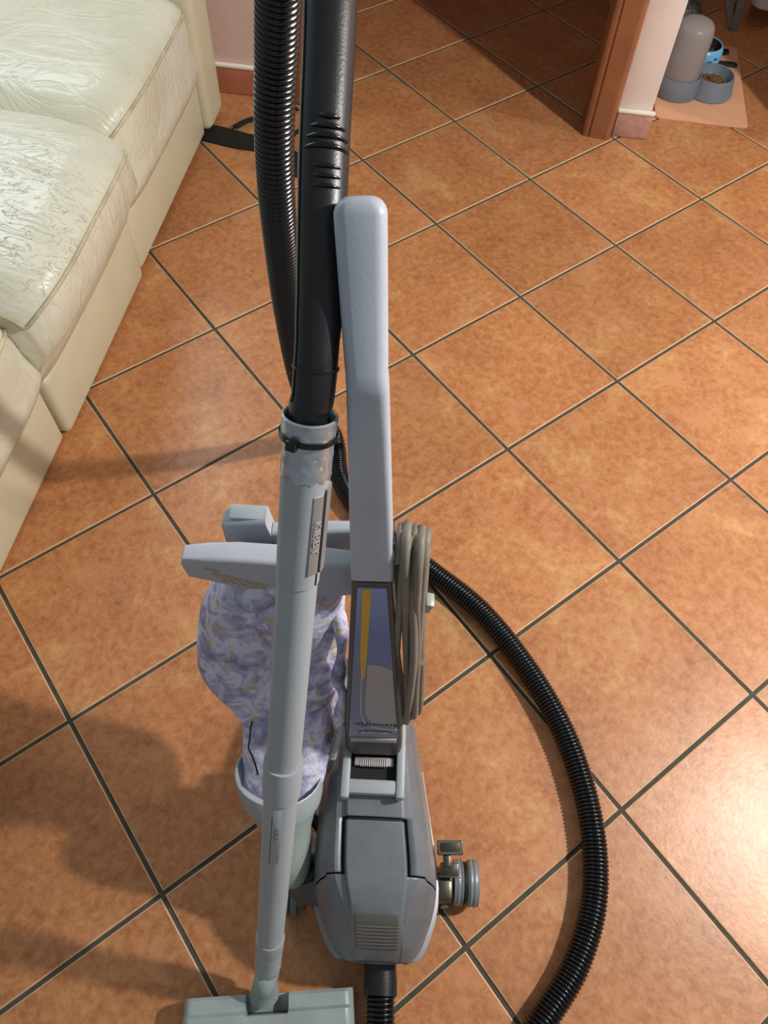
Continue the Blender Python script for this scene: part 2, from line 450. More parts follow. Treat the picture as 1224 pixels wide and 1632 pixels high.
# ================================================================== SOFA
sofa = empty('sofa', rm(-1.1, 1.3), 'cream leather sofa with worn cracked seats along the left', 'sofa')
def seat(v0, v1, uf, zt, name='seat_cushion', bulge=.03, seed=0):
    ub = -1.42
    prof = [(-.80, .160), (-.772, .170), (-.752, .205), (uf - .004, .265), (uf, .315), (uf - .003, .340), (uf - .005, .352), (uf - .022, .366),
            (uf - .07, .386), (uf - .16, .398), (uf - .28, .404), (uf - .42, .400), (ub, .392), (ub, .165)]
    # a denser profile for the top
    P = [];
    for a, b in zip(prof, prof[1:]):
        if a == prof[5]: ip = len(P)
        k = 1 if abs(b[0] - a[0]) < .05 and abs(b[1] - a[1]) < .05 else 4
        for q in range(k): P.append((a[0] + (b[0] - a[0]) * q / k, a[1] + (b[1] - a[1]) * q / k))
    P.append(prof[-1])
    rings = []; pip = []
    n = 44
    for k in range(n + 1):
        s = k / n; s2 = .5 - .5 * math.cos(PI * s) if True else s
        s2 = .35 * s + .65 * s2
        v = v0 + (v1 - v0) * s2; e = abs(2 * s2 - 1) ** 7; e2 = abs(2 * s2 - 1) ** 2.2
        ring = []
        for u, z in P:
            front = max(0, min(1, (u + 1.0) / .25)); top = max(0, min(1, (z - .17) / .18))
            du = -(.045 * e + .012 * e2) * front * (0.25 + .75 * top); dz = -(.042 * e + .008 * e2) * top + (zt - .40) * top
            w = rm(u + du, v, z + dz)
            nn = noise.noise(V((u * 5 + seed, v * 5, z * 5))) * .005 * top + noise.noise(V((u * 16 + seed, v * 9, z * 12))) * .0022 * (.4 + .6 * front)
            ring.append(w + UX * (nn * front) + V((0, 0, nn * (1 - front * .5))))
        rings.append(ring); pip.append(ring[ip] + UX * .0015 + V((0, 0, .001)))
    off = sofa.location
    v_, f_ = loft(rings)
    o = mk(name, [ROOM.inverted() @ p - ROOM.inverted() @ off for p in v_], f_, M['leather'], sofa, 60)
    o.rotation_euler = (0, 0, WANG)
    back = [q for q in range(ip + 1, len(P) - 5)]
    pip = [rings[0][q] - VY * .001 + V((0, 0, .001)) for q in reversed(back)] + pip + [rings[-1][q] + VY * .001 + V((0, 0, .001)) for q in back]
    t = tube(resample(pip, .01), .0042, 8)
    p = mk('piping', [ROOM.inverted() @ q - ROOM.inverted() @ off for q in t[0]], t[1], M['piping'], o, 60)
    return o
seat(1.435, 2.0, -.752, .425, seed=1)
seat(.905, 1.440, -.707, .424, seed=5)
seat(.33, .905, -.750, .414, seed=9)
def sofa_box(name, lo, hi, bev, mat=None):
    v, f = box(lo, hi, bev, 3); off = ROOM.inverted() @ sofa.location
    o = mk(name, [q - off for q in v], f, mat or M['sofa_base'], sofa, 50); o.rotation_euler = (0, 0, WANG); return o
sofa_box('base_panel', (-1.5, 1.412, .014), (-.783, 1.992, .172), .012)
sofa_box('base_panel', (-1.5, .905, .004), (-.778, 1.408, .172), .014)
sofa_box('base_panel', (-1.5, .33, .004), (-.789, .900, .172), .012)
sofa_box('armrest', (-1.55, 1.996, .014), (-.765, 2.128, .58), .022)
sofa_box('backrest', (-1.64, .33, .16), (-1.40, 1.994, .80), .06, M['leather'])

# ================================================================== VACUUM CLEANER
vac = empty('vacuum_cleaner', (.012, .14, 0), 'grey upright vacuum cleaner standing on the tiles with a headlight nose and a patterned bag', 'vacuum cleaner')
# ---- the motor housing: cross sections swept from nose to tail along a slightly turned axis
BX = lambda y: .0195 - .075 * (y - .045)
TW = [(.036, .044), (.045, .056), (.064, .0675), (.102, .0818), (.135, .0862), (.20, .0825), (.27, .0755), (.347, .068), (.42, .058), (.46, .048)]
TT = [(.036, .098), (.048, .120), (.070, .155), (.088, .177), (.11, .192), (.135, .201), (.204, .211), (.27, .216), (.34, .210), (.42, .19), (.46, .165)]
TR = [(.036, .080), (.052, .090), (.088, .112), (.135, .138), (.20, .148), (.27, .150), (.38, .14), (.46, .12)]
TS = [(.036, .030), (.05, .034), (.075, .0385), (.102, .053), (.135, .0685), (.20, .0655), (.27, .060), (.36, .052), (.46, .036)]   # outer edge of the shoulder
TC = [(.036, .029), (.05, .0315), (.088, .033), (.135, .0400), (.204, .0385), (.30, .037), (.46, .028)]                             # half width of the channel
def section(y):
    w_, t, r, s, c = (smooth_lerp(q, y) for q in (TW, TT, TR, TS, TC))
    s = min(max(s, c + .002), w_ - .002)
    k = min(1.0, max(0.0, (y - .05) / .05))
    st = .0065 * k + .001
    mid = (c + .003 + s) / 2
    so = t - st - (.010 * k + .004)
    so = max(so, r + .01)
    half = [(0, t + .0015), (c * .55, t + .001), (c - .0015, t), (c + .0008, t - .0018), (c + .0028, t - st), (c + .0064, t - st - .0004) if s > c + .008 else (c + .0032, t - st - .0004), (max(mid, c + .0068) if s > c + .008 else c + .0036, t - st - (st * .2)),
            (s - .001, so + .002), (s + .0012, so), ((s + w_) / 2 + .001, (so + r) / 2 + .007), (w_ - .001, r + .004), (w_, r), (w_ - .001, r * .6), (w_ * .93, .035)]
    return half
ys = []; y = .036
while y < .4601: ys.append(y); y += .0024
rows = [section(y) for y in ys]; nh = len(rows[0]); NC = 2 * nh - 1
def sec_pt(ri, ci, inset=0):
    k = ci - (nh - 1); sg = 1 if k >= 0 else -1
    ff = max(0, min(1, (abs(k) - 7) / 4)); y = ys[ri]
    y -= .013 * ff * max(0, 1 - abs(y - .1355) / .04)
    x, z = section(y)[abs(k)]
    if inset: x = x * (1 - inset * 8); z -= inset
    return V((BX(y) + sg * x, y, z))
nose, cover, under = MB(), MB(), MB()
gv = [sec_pt(i, j) for i in range(len(ys)) for j in range(NC)]
GAP = .0018
cl_n, cl_c = [], []
for i in range(len(ys) - 1):
    yc = (ys[i] + ys[i + 1]) / 2
    for j in range(NC - 1):
        a = abs(j + .5 - (nh - 1))            # half column index
        q = [i * NC + j, i * NC + j + 1, (i + 1) * NC + j + 1, (i + 1) * NC + j]
        if a < 4.5:                            # channel
            yb = .2045
            (cl_n if yc < yb - GAP else cl_c if yc > yb + GAP else []).append(q)
        elif a < 5.5:                          # groove beside the tongue
            if yc < .134: cl_n.append(q)
            elif yc > .2045 + GAP: cl_c.append(q)
        else:
            yb = .1355
            (cl_n if yc < yb - GAP else cl_c if yc > yb + GAP else []).append(q)
def sub(faces, name, mat):
    used = sorted({i for q in faces for i in q}); mp = {k: i for i, k in enumerate(used)}
    o = part(name, ([gv[k] for k in used], [[mp[i] for i in q] for q in faces]), mat, vac, 28)
    md = o.modifiers.new('thickness', 'SOLIDIFY'); md.thickness = .0022; md.offset = -1
    return o
nose_o = sub(cl_n, 'nose_cap', M['gun'])
cover_o = sub(cl_c, 'motor_cover', M['gun'])
ur = [[sec_pt(i, j, .004) for j in range(NC)] for i in range(1, len(ys) - 1, 2)]
part('inner_shell', loft(ur), M['under'], vac, 30)
# front row closing plate and lower skirt, lighter grey, wraps the nose
def skirt_ring(z, grow, drop=0):
    L = []
    for k, yy in enumerate([.30, .25, .20, .165, .135, .11, .09, .072, .058, .047, .0395]):
        L.append(V((BX(yy) + smooth_lerp(TW, yy) + grow, yy - drop, z)))
    front = [V((BX(.036) + x, .0345 - drop + .10 * x * x * 20, z)) for x in (.030, .015, 0, -.015, -.030)]
    R_ = [V((2 * BX(p.y) - p.x, p.y, p.z)) for p in reversed(L)]
    return L + front + R_
part('skirt', loft([skirt_ring(.040, -.004), skirt_ring(.055, .004), skirt_ring(.074, .0085), skirt_ring(.082, .0080), skirt_ring(.086, -.002)]), M['skirt'], vac, 30)
for sgn, px in ((-1, (552, 1527)), (1, (653, 1523))):
    c = at_h(px[0], px[1], .070)
    part('skirt_corner', loft([rrect(c + V((sgn * -.002, .022, 0)), V((1, 0, 0)), V((0, 0, 1)), .020, .030, .004), rrect(c + V((sgn * -.001, .006, 0)), V((1, 0, 0)), V((0, 0, 1)), .012, .026, .004), rrect(c + V((0, -.002, 0)), V((1, 0, 0)), V((0, 0, 1)), .004, .018, .0015)]), M['skirt'], vac)
# headlight lens: ribbed clear plastic on the sloping front
lv = []; lf = []; nx, ny = 28, 40
for a in range(ny + 1):
    yy = .0505 + (.089 - .0505) * a / ny; t = smooth_lerp(TT, yy) + .0042
    for b in range(nx + 1):
        x = -1 + 2 * b / nx; xx = x * (.0305 - .001 * abs(a / ny - .5)); e = .0009 * math.sin(a * PI / 2 - 1.2 * x * x) if a < ny * .68 else .0007 * math.sin(b * PI / 1)
        if a in (0, ny) or b in (0, nx): e = -.0025
        lv.append(V((BX(yy) + xx, yy, t + e - .002 * x * x)))
for a in range(ny):
    for b in range(nx): lf.append([a * (nx + 1) + b, a * (nx + 1) + b + 1, (a + 1) * (nx + 1) + b + 1, (a + 1) * (nx + 1) + b])
lens = part('headlight_lens', (lv, lf), M['lens'], vac, 30); lens['label'] = 'ribbed clear headlight lens on the nose'
bez = []
for (x, yy) in [(-.031, .0500), (.031, .0500), (.031, .0895), (-.031, .0895)]:
    for k in range(1): bez.append(V((BX(yy) + x, yy, smooth_lerp(TT, yy) + .0002)))
bez_d = []
for a, b in zip(bez, bez[1:] + bez[:1]):
    for k in range(8):
        p = a + (b - a) * (k / 8); p.z = smooth_lerp(TT, p.y) + .0022; bez_d.append(p)
mb = MB(); fr = frames(bez_d + bez_d[:1]); mb.add(*loft([circ(p, fx, fy, .0017, None, 8) for p, (fx, fy, ft) in zip(bez_d, fr)], loop=True))
mpart('lens_rim', mb, M['pgrey'], vac)

# ---- underbody, front intake
part('underbody', loft([rrect(V((BX(yy), yy, .075)), V((1, 0, 0)), V((0, 0, 1)), ww, .085, .02) for yy, ww in ((.075, .09), (.11, .12), (.30, .12), (.40, .10))]), M['gun_d'], vac)
# ---- yoke of the handle: light grey bracket with two small feet and a dark slot
yk = MB()
yl, yr = -.0405, .0445
yk.add(*box((yl, .2315, .2195), (yr, .2515, .2345), .004))
yk.add(*box((yl - .001, .2245, .2175), (yl + .011, .338, .2375), .004))
yk.add(*box((yr - .010, .2265, .2175), (yr + .002, .338, .2375), .004))
mpart('yoke', yk, M['grey'], vac)
part('slot', box((yl + .009, .250, .214), (yr - .009, .296, .2215), .001), M['under'], vac, 0)
sp = MB(); sp.add(*box((yl + .016, .271, .2216), (yr - .014, .283, .2275), .0015))
for k in range(13): sp.add(*box((yl + .024 + k * .003, .2695, .2262), (yl + .0255 + k * .003, .281, .2285), .0003))
mpart('contact_strip', sp, M['pgrey'], vac)
# ---- handle post with framed plate, then the grip
PB = V((.0015, .2865, .246)); PT = V((-.0085, .3420, .660)); PBend = V((-.0170, .3760, .905)); PTop = V((-.0265, .4480, 1.012)); 
hx = V((1, 0, 0))
def nrm(a, b):
    d = (b - a).normalized(); x = (hx - d * hx.dot(d)).normalized(); n = x.cross(d)      # n points to the viewer's side
    if n.y > 0: n = -n
    return d, x, n
d1, x1, n1 = nrm(PB, PT)
LP = (PT - PB).length
def post_ring(s, w, t, r=.005, off=0): return rrect(PB + d1 * s - n1 * (t / 2 + off), x1, n1, w, t, r)
post = part('handle_post', loft([post_ring(-.012, .070, .030, .006), post_ring(.0, .078, .034, .006), post_ring(.03, .0785, .036, .005), post_ring(.06, .0765, .036, .005), post_ring(LP - .002, .0400, .034, .004)]), M['frame'], vac, 40)
# inset plate in its own frame of reference: x across, y up the post
def plate_w(s): return .0655 + (.0290 - .0655) * (s - .055) / (LP - .012 - .055)
pm = frame_m(PB + d1 * .0 + n1 * .0012, x1, d1)
def plate_obj(name, pts, mat, z, parent=post, th=.0008):
    vs = [V((x, y, z)) for x, y in pts] + [V((x, y, z - th)) for x, y in pts]; n = len(pts)
    fs = [list(range(n)), [n + i for i in range(n)][::-1]] + [[i, (i + 1) % n, n + (i + 1) % n, n + i] for i in range(n)]
    return part(name, ([pm @ q for q in vs], fs), mat, parent, 0)
s0, s1 = .050, LP - .010
pl = mk('label_plate', [V((-plate_w(s0) / 2, s0, 0)), V((plate_w(s0) / 2, s0, 0)), V((plate_w(s1) / 2, s1, 0)), V((-plate_w(s1) / 2, s1, 0)),
                        V((-plate_w(s0) / 2, s0, -.0015)), V((plate_w(s0) / 2, s0, -.0015)), V((plate_w(s1) / 2, s1, -.0015)), V((-plate_w(s1) / 2, s1, -.0015))],
        [[0, 1, 2, 3], [7, 6, 5, 4], [0, 1, 5, 4], [1, 2, 6, 5], [2, 3, 7, 6], [3, 0, 4, 7]], M['plate'], post, 0)
pl.matrix_local = Matrix.Translation(-V(vac.location)) @ pm
pl['label'] = 'blue and grey printed name plate'
L1 = s1 - s0
yst = [(-.30, 1.0), (.02, 1.0), (-.10, .60), (-.17, .44), (-.27, .44)]
def pp(fx, fy):                                  # fractions of the plate: x -0.5..0.5, y 0..1
    s = s0 + L1 * fy; return (plate_w(s) * fx, s)
def lift(o, z):
    return o
plate_obj('yellow_stripe', [pp(*q) for q in [(-.33, .995), (-.02, .995), (-.15, .62), (-.20, .47), (-.285, .47), (-.33, .62)][::-1]], M['yellow'], .0006)
curve = [(-.285, .47), (-.29, .30), (-.28, .20), (-.22, .140), (-.08, .095), (.15, .078), (.49, .070)]
inner = [(.49, .080), (.16, .089), (-.05, .108), (-.175, .150), (-.235, .20), (-.245, .30), (-.20, .47)]
plate_obj('grey_line', [pp(*q) for q in (curve + [(.49, .076), (.15, .085), (-.07, .102), (-.205, .147), (-.262, .20), (-.272, .30), (-.265, .47)])], M['pline'], .0006)
gp = [(.49, .098), (.16, .108), (-.02, .128), (-.13, .170), (-.175, .22), (-.185, .30), (-.165, .40), (-.14, .52), (-.135, .565), (.2, .56), (.49, .53)]
plate_obj('grey_field', [pp(*q) for q in gp], M['pgrey'], .0005)
part('plate_sill', box((-.031, s0 - .012, -.001), (.031, s0 - .001, .0025), .001, 2, pm), M['pgrey'], post)
def ptxt(name, body, fx, fy, size, mat, wid=None, align='CENTER'):
    x, s = pp(fx, fy); return text_part(name, body, pm @ Matrix.Translation((x, s, .0011)), size, .0004, mat, post, align, wid)
ptxt('lettering', 'THE', -.345, .118, .0055, M['ink'], .008)
ptxt('lettering', 'U', -.185, .117, .0135, M['ink'], .0085)
ptxt('lettering', 'LTIMATE', .20, .114, .0095, M['ink'], .036)
sg = [(-.37, .086), (-.33, .092), (-.28, .087), (-.23, .084), (-.20, .090), (-.22, .075), (-.27, .068)]
mb = MB(); mb.add(*tube(spline([pm @ V((*pp(*q), .0012)) for q in sg], .001), .0003, 6)); mpart('signature', mb, M['pline'], post)
ox, os_ = pp(.03, .047)
plate_obj('badge_rim', [(ox + .0215 * math.cos(a * PI / 16), os_ + .0042 * math.sin(a * PI / 16)) for a in range(32)], M['ink'], .0008)
plate_obj('badge', [(ox + .0200 * math.cos(a * PI / 16), os_ + .0034 * math.sin(a * PI / 16)) for a in range(32)], M['pline'], .0011)
ptxt('lettering', 'KIRBY', .03, .047, .0052, M['ink'], .026)
# grip: lower straight part, bend, wider upper part leaning back, rounded end turned down behind
d2, x2, n2 = nrm(PT, PBend); d3, x3, n3 = nrm(PBend, PTop)
gr = []
gr.append(rrect(PT + d2 * .0006 - n2 * .016, x2, n2, .0405, .032, .003))
gr.append(rrect(PT + d2 * .003 - n2 * .016, x2, n2, .0415, .033, .004))
for k in range(1, 8):
    t = k / 8; p = PT.lerp(PBend, t * .93); gr.append(rrect(p - n2 * .016, x2, n2, .0415 - .0095 * t, .033, .004 + .002 * t))
nb = (n2 + n3).normalized()
gr.append(rrect(PT.lerp(PBend, .97) - (n2 * .8 + n3 * .2).normalized() * .016, x2, (n2 * .8 + n3 * .2).normalized(), .0318, .033, .007))
gr.append(rrect(PBend - nb * .016, x2, nb, .0316, .033, .008))
gr.append(rrect(PBend.lerp(PTop, .08) - n3 * .016, x3, n3, .0316, .032, .009))
for k in range(1, 9):
    t = .08 + .84 * k / 8; gr.append(rrect(PBend.lerp(PTop, t) - n3 * .0155, x3, n3, .0316 + .0058 * t, .031, .009))
for k in range(1, 7):
    a = k / 6 * PI / 2
    c = PBend.lerp(PTop, .92) + d3 * (.0125 * math.sin(a)) - n3 * .0155
    gr.append(rrect(c, x3, n3, .0372 - .022 * (1 - math.cos(a)), .031 - .018 * (1 - math.cos(a)), .009))
grip = part('handle_grip', loft(gr), M['grey_d'], vac, 45)
grip['label'] = 'long grey handle grip bent backwards near its top'

# ---- bag arm and clamp behind the post
AY = .383
def seg_ring(px_top, px_bot, y, dep, r=.005):
    a = at_y(px_top[0], px_top[1], y); b = at_y(px_bot[0], px_bot[1], y)
    c = (a + b) / 2; h = (a - b).length
    return rrect(c + V((0, dep / 2, 0)), V((0, 1, 0)), V((0, 0, 1)), dep, h, r)
arm = part('bag_arm', loft([seg_ring((287, 897), (291, 903), AY, .014, .003), seg_ring((290, 893), (302, 921), AY, .021, .005), seg_ring((330, 893), (338, 929), AY, .024), seg_ring((380, 895), (385, 940), AY, .026),
                            seg_ring((440, 899), (442, 953), AY, .026), seg_ring((500, 902), (502, 957), AY, .026), seg_ring((560, 905), (560, 950), AY, .023), seg_ring((600, 905), (600, 950), AY, .022)]), M['grey_d'], vac, 40)
pa, pb = at_y(318, 917, AY), at_y(436, 944, AY)
dx = (pb - pa).normalized(); am = frame_m((pa + pb) / 2 + V((0, -.0008, .0095)), dx, V((0, 0, 1)))
text_part('lettering', 'MICRON MAGIC', am @ Matrix.Translation((.004, .0015, 0)), .0125, .0004, M['gold'], arm, 'CENTER', .062)
text_part('lettering', 'FILTRATION SYSTEM', am @ Matrix.Translation((.012, -.0080, 0)), .0075, .0004, M['gold'], arm, 'CENTER', .05)
text_part('lettering', 'KIRBY', am @ Matrix.Translation((-.030, .0105, 0)), .0065, .0004, M['gold'], arm, 'CENTER', .016)
CY = .432
clampm = MB()
c0, c1 = at_y(357, 838, CY), at_y(440, 886, CY)
clamp = part('arm_clamp', loft([seg_ring((357, 838), (358, 868), CY, .018, .004), seg_ring((362, 836), (364, 876), CY, .024, .006), seg_ring((428, 833), (428, 884), CY, .024, .006), seg_ring((440, 866), (440, 884), CY, .021, .004)]), M['grey_d'], vac, 40)
part('clamp_bar', loft([seg_ring((436, 852), (436, 884), CY, .018, .005), seg_ring((500, 849), (500, 882), CY, .018, .005), seg_ring((556, 847), (556, 890), CY, .016, .005), seg_ring((590, 847), (590, 900), CY, .013, .005)]), M['grey_d'], vac, 40)
ct = at_y(395, 834, CY)
part('clamp_lid', box((ct.x - .022, CY + .004, ct.z - .001), (ct.x + .020, CY + .023, ct.z + .003), .002), M['grey'], vac)
part('clamp_gap', obox(at_y(418, 892, CY - .01), hx, V((0, 1, 0)), .058, .030, .010, .002), M['under'], vac)
part('post_strut', loft([rrect(V((-.030, .405, .605)), V((0, 1, 0)), V((0, 0, 1)), .05, .06, .005), rrect(V((.012, .405, .605)), V((0, 1, 0)), V((0, 0, 1)), .05, .06, .005)]), M['frame'], vac)

# ---- dust bag
def bag_rings(rows_, seed, wr, folds):
    ks = spline([V((i, 0, 0)) for i in range(len(rows_))], .12)
    out = []
    for s in ks:
        i = min(int(s.x), len(rows_) - 2); t = s.x - i
        def cr(sel):
            P = [rows_[max(0, min(len(rows_) - 1, i + k))] for k in (-1, 0, 1, 2)]; a, b, c, d = [sel(q) for q in P]
            return .5 * ((2 * b) + (c - a) * t + (2 * a - 5 * b + 4 * c - d) * t * t + (3 * b - a - 3 * c + d) * t ** 3)
        Lp = cr(lambda q: q[0]); Rp = cr(lambda q: q[1]); dp = cr(lambda q: q[2])
        c = (Lp + Rp) / 2; ax = (Rp - Lp) / 2; ring = []
        n = 56
        for k in range(n):
            a = 2 * PI * k / n; ca, sa = math.cos(a), math.sin(a)
            q = .82
            x = math.copysign(abs(ca) ** q, ca); yv = math.copysign(abs(sa) ** q, sa)
            p = c + ax * x + V((0, dp * yv, 0))
            nr = (ax.normalized() * ca + V((0, sa, 0)))
            e = noise.noise(p * 18 + V((seed, 0, 0))) * wr + noise.noise(V((p.x * 9, p.y * 9 + seed, p.z * 70 + p.x * 25))) * wr * folds
            ring.append(p + nr * e)
        out.append(ring)
    return out
def brow(l, r, y, dep, yr=None): return (at_y(l[0], l[1], y), at_y(r[0], r[1], yr or y), dep)
upper = [brow((372, 908), (545, 915), .405, .022), brow((338, 935), (548, 945), .405, .045), brow((316, 985), (551, 990), .398, .058), brow((319, 1040), (547, 1050), .375, .060),
         brow((352, 1078), (541, 1115), .352, .055), brow((378, 1112), (534, 1170), .33, .048, .305), brow((388, 1122), (529, 1196), .325, .040, .290)]
bag = part('dust_bag', loft(bag_rings(upper, 3, .0042, .35)), M['bag'], vac, 80)
bag['label'] = 'lavender marbled cloth bag with yellow flecks'
lower = [brow((384, 1108), (520, 1115), .335, .045), brow((389, 1150), (522, 1160), .305, .046), brow((387, 1190), (524, 1200), .280, .048), brow((389, 1225), (518, 1232), .257, .048), brow((394, 1262), (508, 1268), .236, .046)]
part('bag_sleeve', loft(bag_rings(lower, 11, .004, .9)), M['bag'], vac, 80)
def front_pt(u, v, y): return at_y(u, v, y)
ds = MB(); ds.add(*tube(spline([at_y(402, 1150, .266), at_y(399, 1165, .258), at_y(398, 1180, .248), at_y(396, 1192, .242), at_y(402, 1205, .233), at_y(408, 1222, .222), at_y(411, 1235, .214)], .004), .0011, 6))
mpart('drawstring', ds, M['tie'], vac)
side_roll = [at_y(540, 975, .385), at_y(545, 1020, .36), at_y(542, 1060, .345), at_y(538, 1085, .335), at_y(546, 1110, .322), at_y(538, 1160, .303)]
part('bag_edge', tube(spline(side_roll, .006), lambda i: .0075 + .002 * math.sin(i * .5), 10), M['bag'], vac, 80)

# ---- bag outlet: ring, funnel, gasket, fan housing
oc = at_h(446, 1240, .245); ob = V((-.108, .140, .105))
oz = (oc - ob).normalized(); oxx = (V((1, 0, 0)) - oz * oz.x).normalized(); oyy = oz.cross(oxx)
OL = (oc - ob).length
def oring(s, r, r2=None, shift=V((0, 0, 0))): return circ(ob + oz * (OL * s) + shift, V((1, 0, -.15)).normalized(), V((0, 1, -.35)).normalized(), r, r2, 32)
part('outlet_ring', loft([oring(.86, .0555, .050), oring(.92, .0580, .052), oring(1.0, .0595, .053), oring(1.06, .0590, .0525), oring(1.065, .0575, .051), oring(.90, .054, .048)], True, True), M['grey'], vac)
part('outlet_funnel', loft([oring(.03, .022, .024), oring(.10, .029, .031), oring(.30, .033, .034), oring(.55, .036, .037), oring(.75, .046, .043), oring(.88, .0545, .049)]), M['mint'], vac)
gk = at_h(480, 1350, .130)
gpts = [gk + V((math.cos(a) * .034, math.sin(a) * .040 , math.sin(a) * .014)) for a in [2 * PI * k / 32 for k in range(32)]]
fr = frames(gpts + gpts[:1]); part('gasket', loft([circ(p, fx, fy, .0085, None, 12) for p, (fx, fy, ft) in zip(gpts, fr)], loop=True), M['rubber'], vac)
fh = at_h(488, 1385, .075)
part('fan_housing', loft([circ(V((x, .150, .072)), V((0, 1, 0)), V((0, 0, 1)), r, r * .92, 32) for x, r in ((-.118, .022), (-.112, .034), (-.095, .044), (-.055, .052), (.02, .054))]), M['gun_d'], vac)
part('housing_foot', obox(at_h(481, 1437, .045), hx, V((0, 1, 0)), .012, .018, .05, .002), M['gun_d'], vac)
# ---- wheels
def wheel(c, r, w, name='wheel'):
    prof = []; n = 12
    mbw = MB()
    ringsw = [circ(c + V((-w / 2, 0, 0)), V((0, 1, 0)), V((0, 0, 1)), r * .55, None, 36)]
    for k in range(n + 1):
        x = -w / 2 + w * k / n; rr_ = r * (.965 if k in (0, n) else 1.0) - (.0012 if k % 2 else 0) - (.0055 if k in (5, 6) else 0)
        ringsw.append(circ(c + V((x, 0, 0)), V((0, 1, 0)), V((0, 0, 1)), rr_, None, 36))
    ringsw.append(circ(c + V((w / 2, 0, 0)), V((0, 1, 0)), V((0, 0, 1)), r * .6, None, 36))
    o = part(name, loft(ringsw), M['wheel'], vac, 35)
    return o
wc = V((.1515, .149, .0335)); wh = wheel(wc, .0335, .037)
part('tyre_band', loft([circ(wc + V((x, 0, 0)), V((0, 1, 0)), V((0, 0, 1)), .0302, None, 36) for x in (-.003, .003)]), M['rubber'], wh)
wheel(V((-.113, .112, .020)), .020, .018)
wheel(V((-.045, .40, .03)), .030, .03); wheel(V((.040, .40, .03)), .030, .03)
# pedal and bracket
part('axle_bracket', box((.096, .118, .020), (.128, .158, .082), .006), M['darkmetal'], vac)
part('bracket_pin', box((.113, .113, .018), (.1265, .121, .034), .003), M['chrome'], vac)
pz = .102
pc = at_h(717, 1351, pz)
ped = part('drive_pedal', obox(pc, V((1, .05, 0)), V((-.05, 1, .15)), .0385, .0205, .005, .002), M['darkmetal'], vac)
part('pedal_rim', loft([rrect(pc + V((0, 0, .0026)), V((1, .05, 0)).normalized(), V((-.05, 1, .15)).normalized(), .0365 - q, .0185 - q, .003) for q in (0, .006)], False, False), M['chrome'], ped)
part('pedal_arm', obox(at_h(712, 1370, pz - .006), hx, V((0, 1, 0)), .011, .022, .006, .002), M['darkmetal'], vac)
pc2 = at_h(716, 1386, .094)
part('neutral_pedal', obox(pc2, hx, V((0, 1, .1)), .027, .0185, .006, .0015), M['darkmetal'], vac)
part('pedal_edge', obox(pc2 + V((.002, -.0095, -.001)), hx, V((0, 1, 0)), .033, .0022, .005, .0008), M['chrome'], vac)

# ---- power cord wound on two hooks at the right of the post
cordm = []
turns = 7
P_ = []
rnd = random.Random(4)
def post_y(h): return PB.y + (h - PB.z) * (PT.y - PB.y) / (PT.z - PB.z)
for k in range(turns):
    fx = .0165 + .0038 * k + rnd.uniform(-.0015, .0015)
    bx_ = .037 + .0030 * k + rnd.uniform(-.003, .003)
    top = .712 - .0015 * k + rnd.uniform(-.004, .004); bot = .325 + .004 * k + rnd.uniform(-.004, .006)
    fy = .006 - .0035 * (k % 3); by = .036 + .004 * (k % 2)
    mid = rnd.uniform(-.007, .008)
    P_ += [V((fx, post_y(top - .03) + fy, top - .025)), V((fx + .001, post_y(top) + (fy + by) / 2, top)), V((fx + .003, post_y(top - .03) + by, top - .03)),
           V((fx + .008 + mid, post_y(.52) + by, .52)), V((bx_ + .002, post_y(bot + .03) + by - .01, bot + .03)), V((bx_, post_y(bot) + (fy + by) / 2 - .006, bot)),
           V((bx_ + .001, post_y(bot + .03) + fy - .004, bot + .03)), V(((fx + bx_) / 2 + mid + .003, post_y(.52) + fy - .003, .50 + rnd.uniform(-.05, .05)))]
cord_pts = spline(P_, .012)
part('power_cord', tube(cord_pts, .0045, 10), M['cord'], vac, 80)
tl = spline([at_y(552, 1095, .34), at_y(537, 1140, .315), at_y(523, 1185, .292), at_y(514, 1222, .272), at_y(522, 1228, .268), at_y(530, 1205, .282), at_y(543, 1165, .305)], .005)
part('cord_tail', tube(tl, .0036, 10), M['cord'], vac, 80)
plug = spline([at_y(530, 1208, .275), at_y(538, 1180, .29), at_y(546, 1150, .305)], .004)
pgo = part('cord_sleeve', tube(plug, lambda i: .0042 + .0012 * (i % 2), 10), M['mint'], vac, 30)
hk = spline([V((.010, .372, .676)), V((.030, .368, .668)), at_y(668, 905, .365), at_y(674, 888, .360), at_y(676, 879, .358)], .004)
part('cord_hook', loft([rrect(p, fx, fy, .014, .008, .003) for p, (fx, fy, ft) in zip(hk, frames(hk, V((0, 1, 0))))]), M['grey'], vac)
part('cord_clip', obox(at_y(681, 961, .352), V((1, 0, -.3)), V((0, 1, 0)), .010, .016, .020, .002), M['mint'], vac)

# ================================================================== SUCTION WAND
WA = V((-.1335, .0105, .060)); WB = V((-.062, .370, .857)); wd = (WB - WA).normalized()
wand = empty('suction_wand', (WA.x, WA.y, 0), 'grey two-piece suction wand leaning in front of the vacuum with silver tape at its top', 'wand')
toCam = (CAM - (WA + WB) / 2).normalized()
wf = (toCam - wd * toCam.dot(wd)).normalized(); wr_ = wd.cross(wf)
if wr_.x < 0: wr_ = -wr_
def wrow(row):
    lo, hi = 0.0, 1.2
    for _ in range(50):
        mid = (lo + hi) / 2
        if row_of(WA + (WB - WA) * mid) > row: lo = mid
        else: hi = mid
    return (WB - WA).length * lo
def wp(s): return WA + wd * s
def wtube(prof, n=40, cap0=True, cap1=True): return loft([circ(wp(s), wr_, wf, r, None, n) for s, r in prof], cap0, cap1)
s_neck0, s_c0, s_c1, s_m0, s_m1, s_u0, s_tp, s_top = 0.0, wrow(1510), wrow(1492), wrow(1262), wrow(1212), wrow(920), wrow(752), wrow(664)
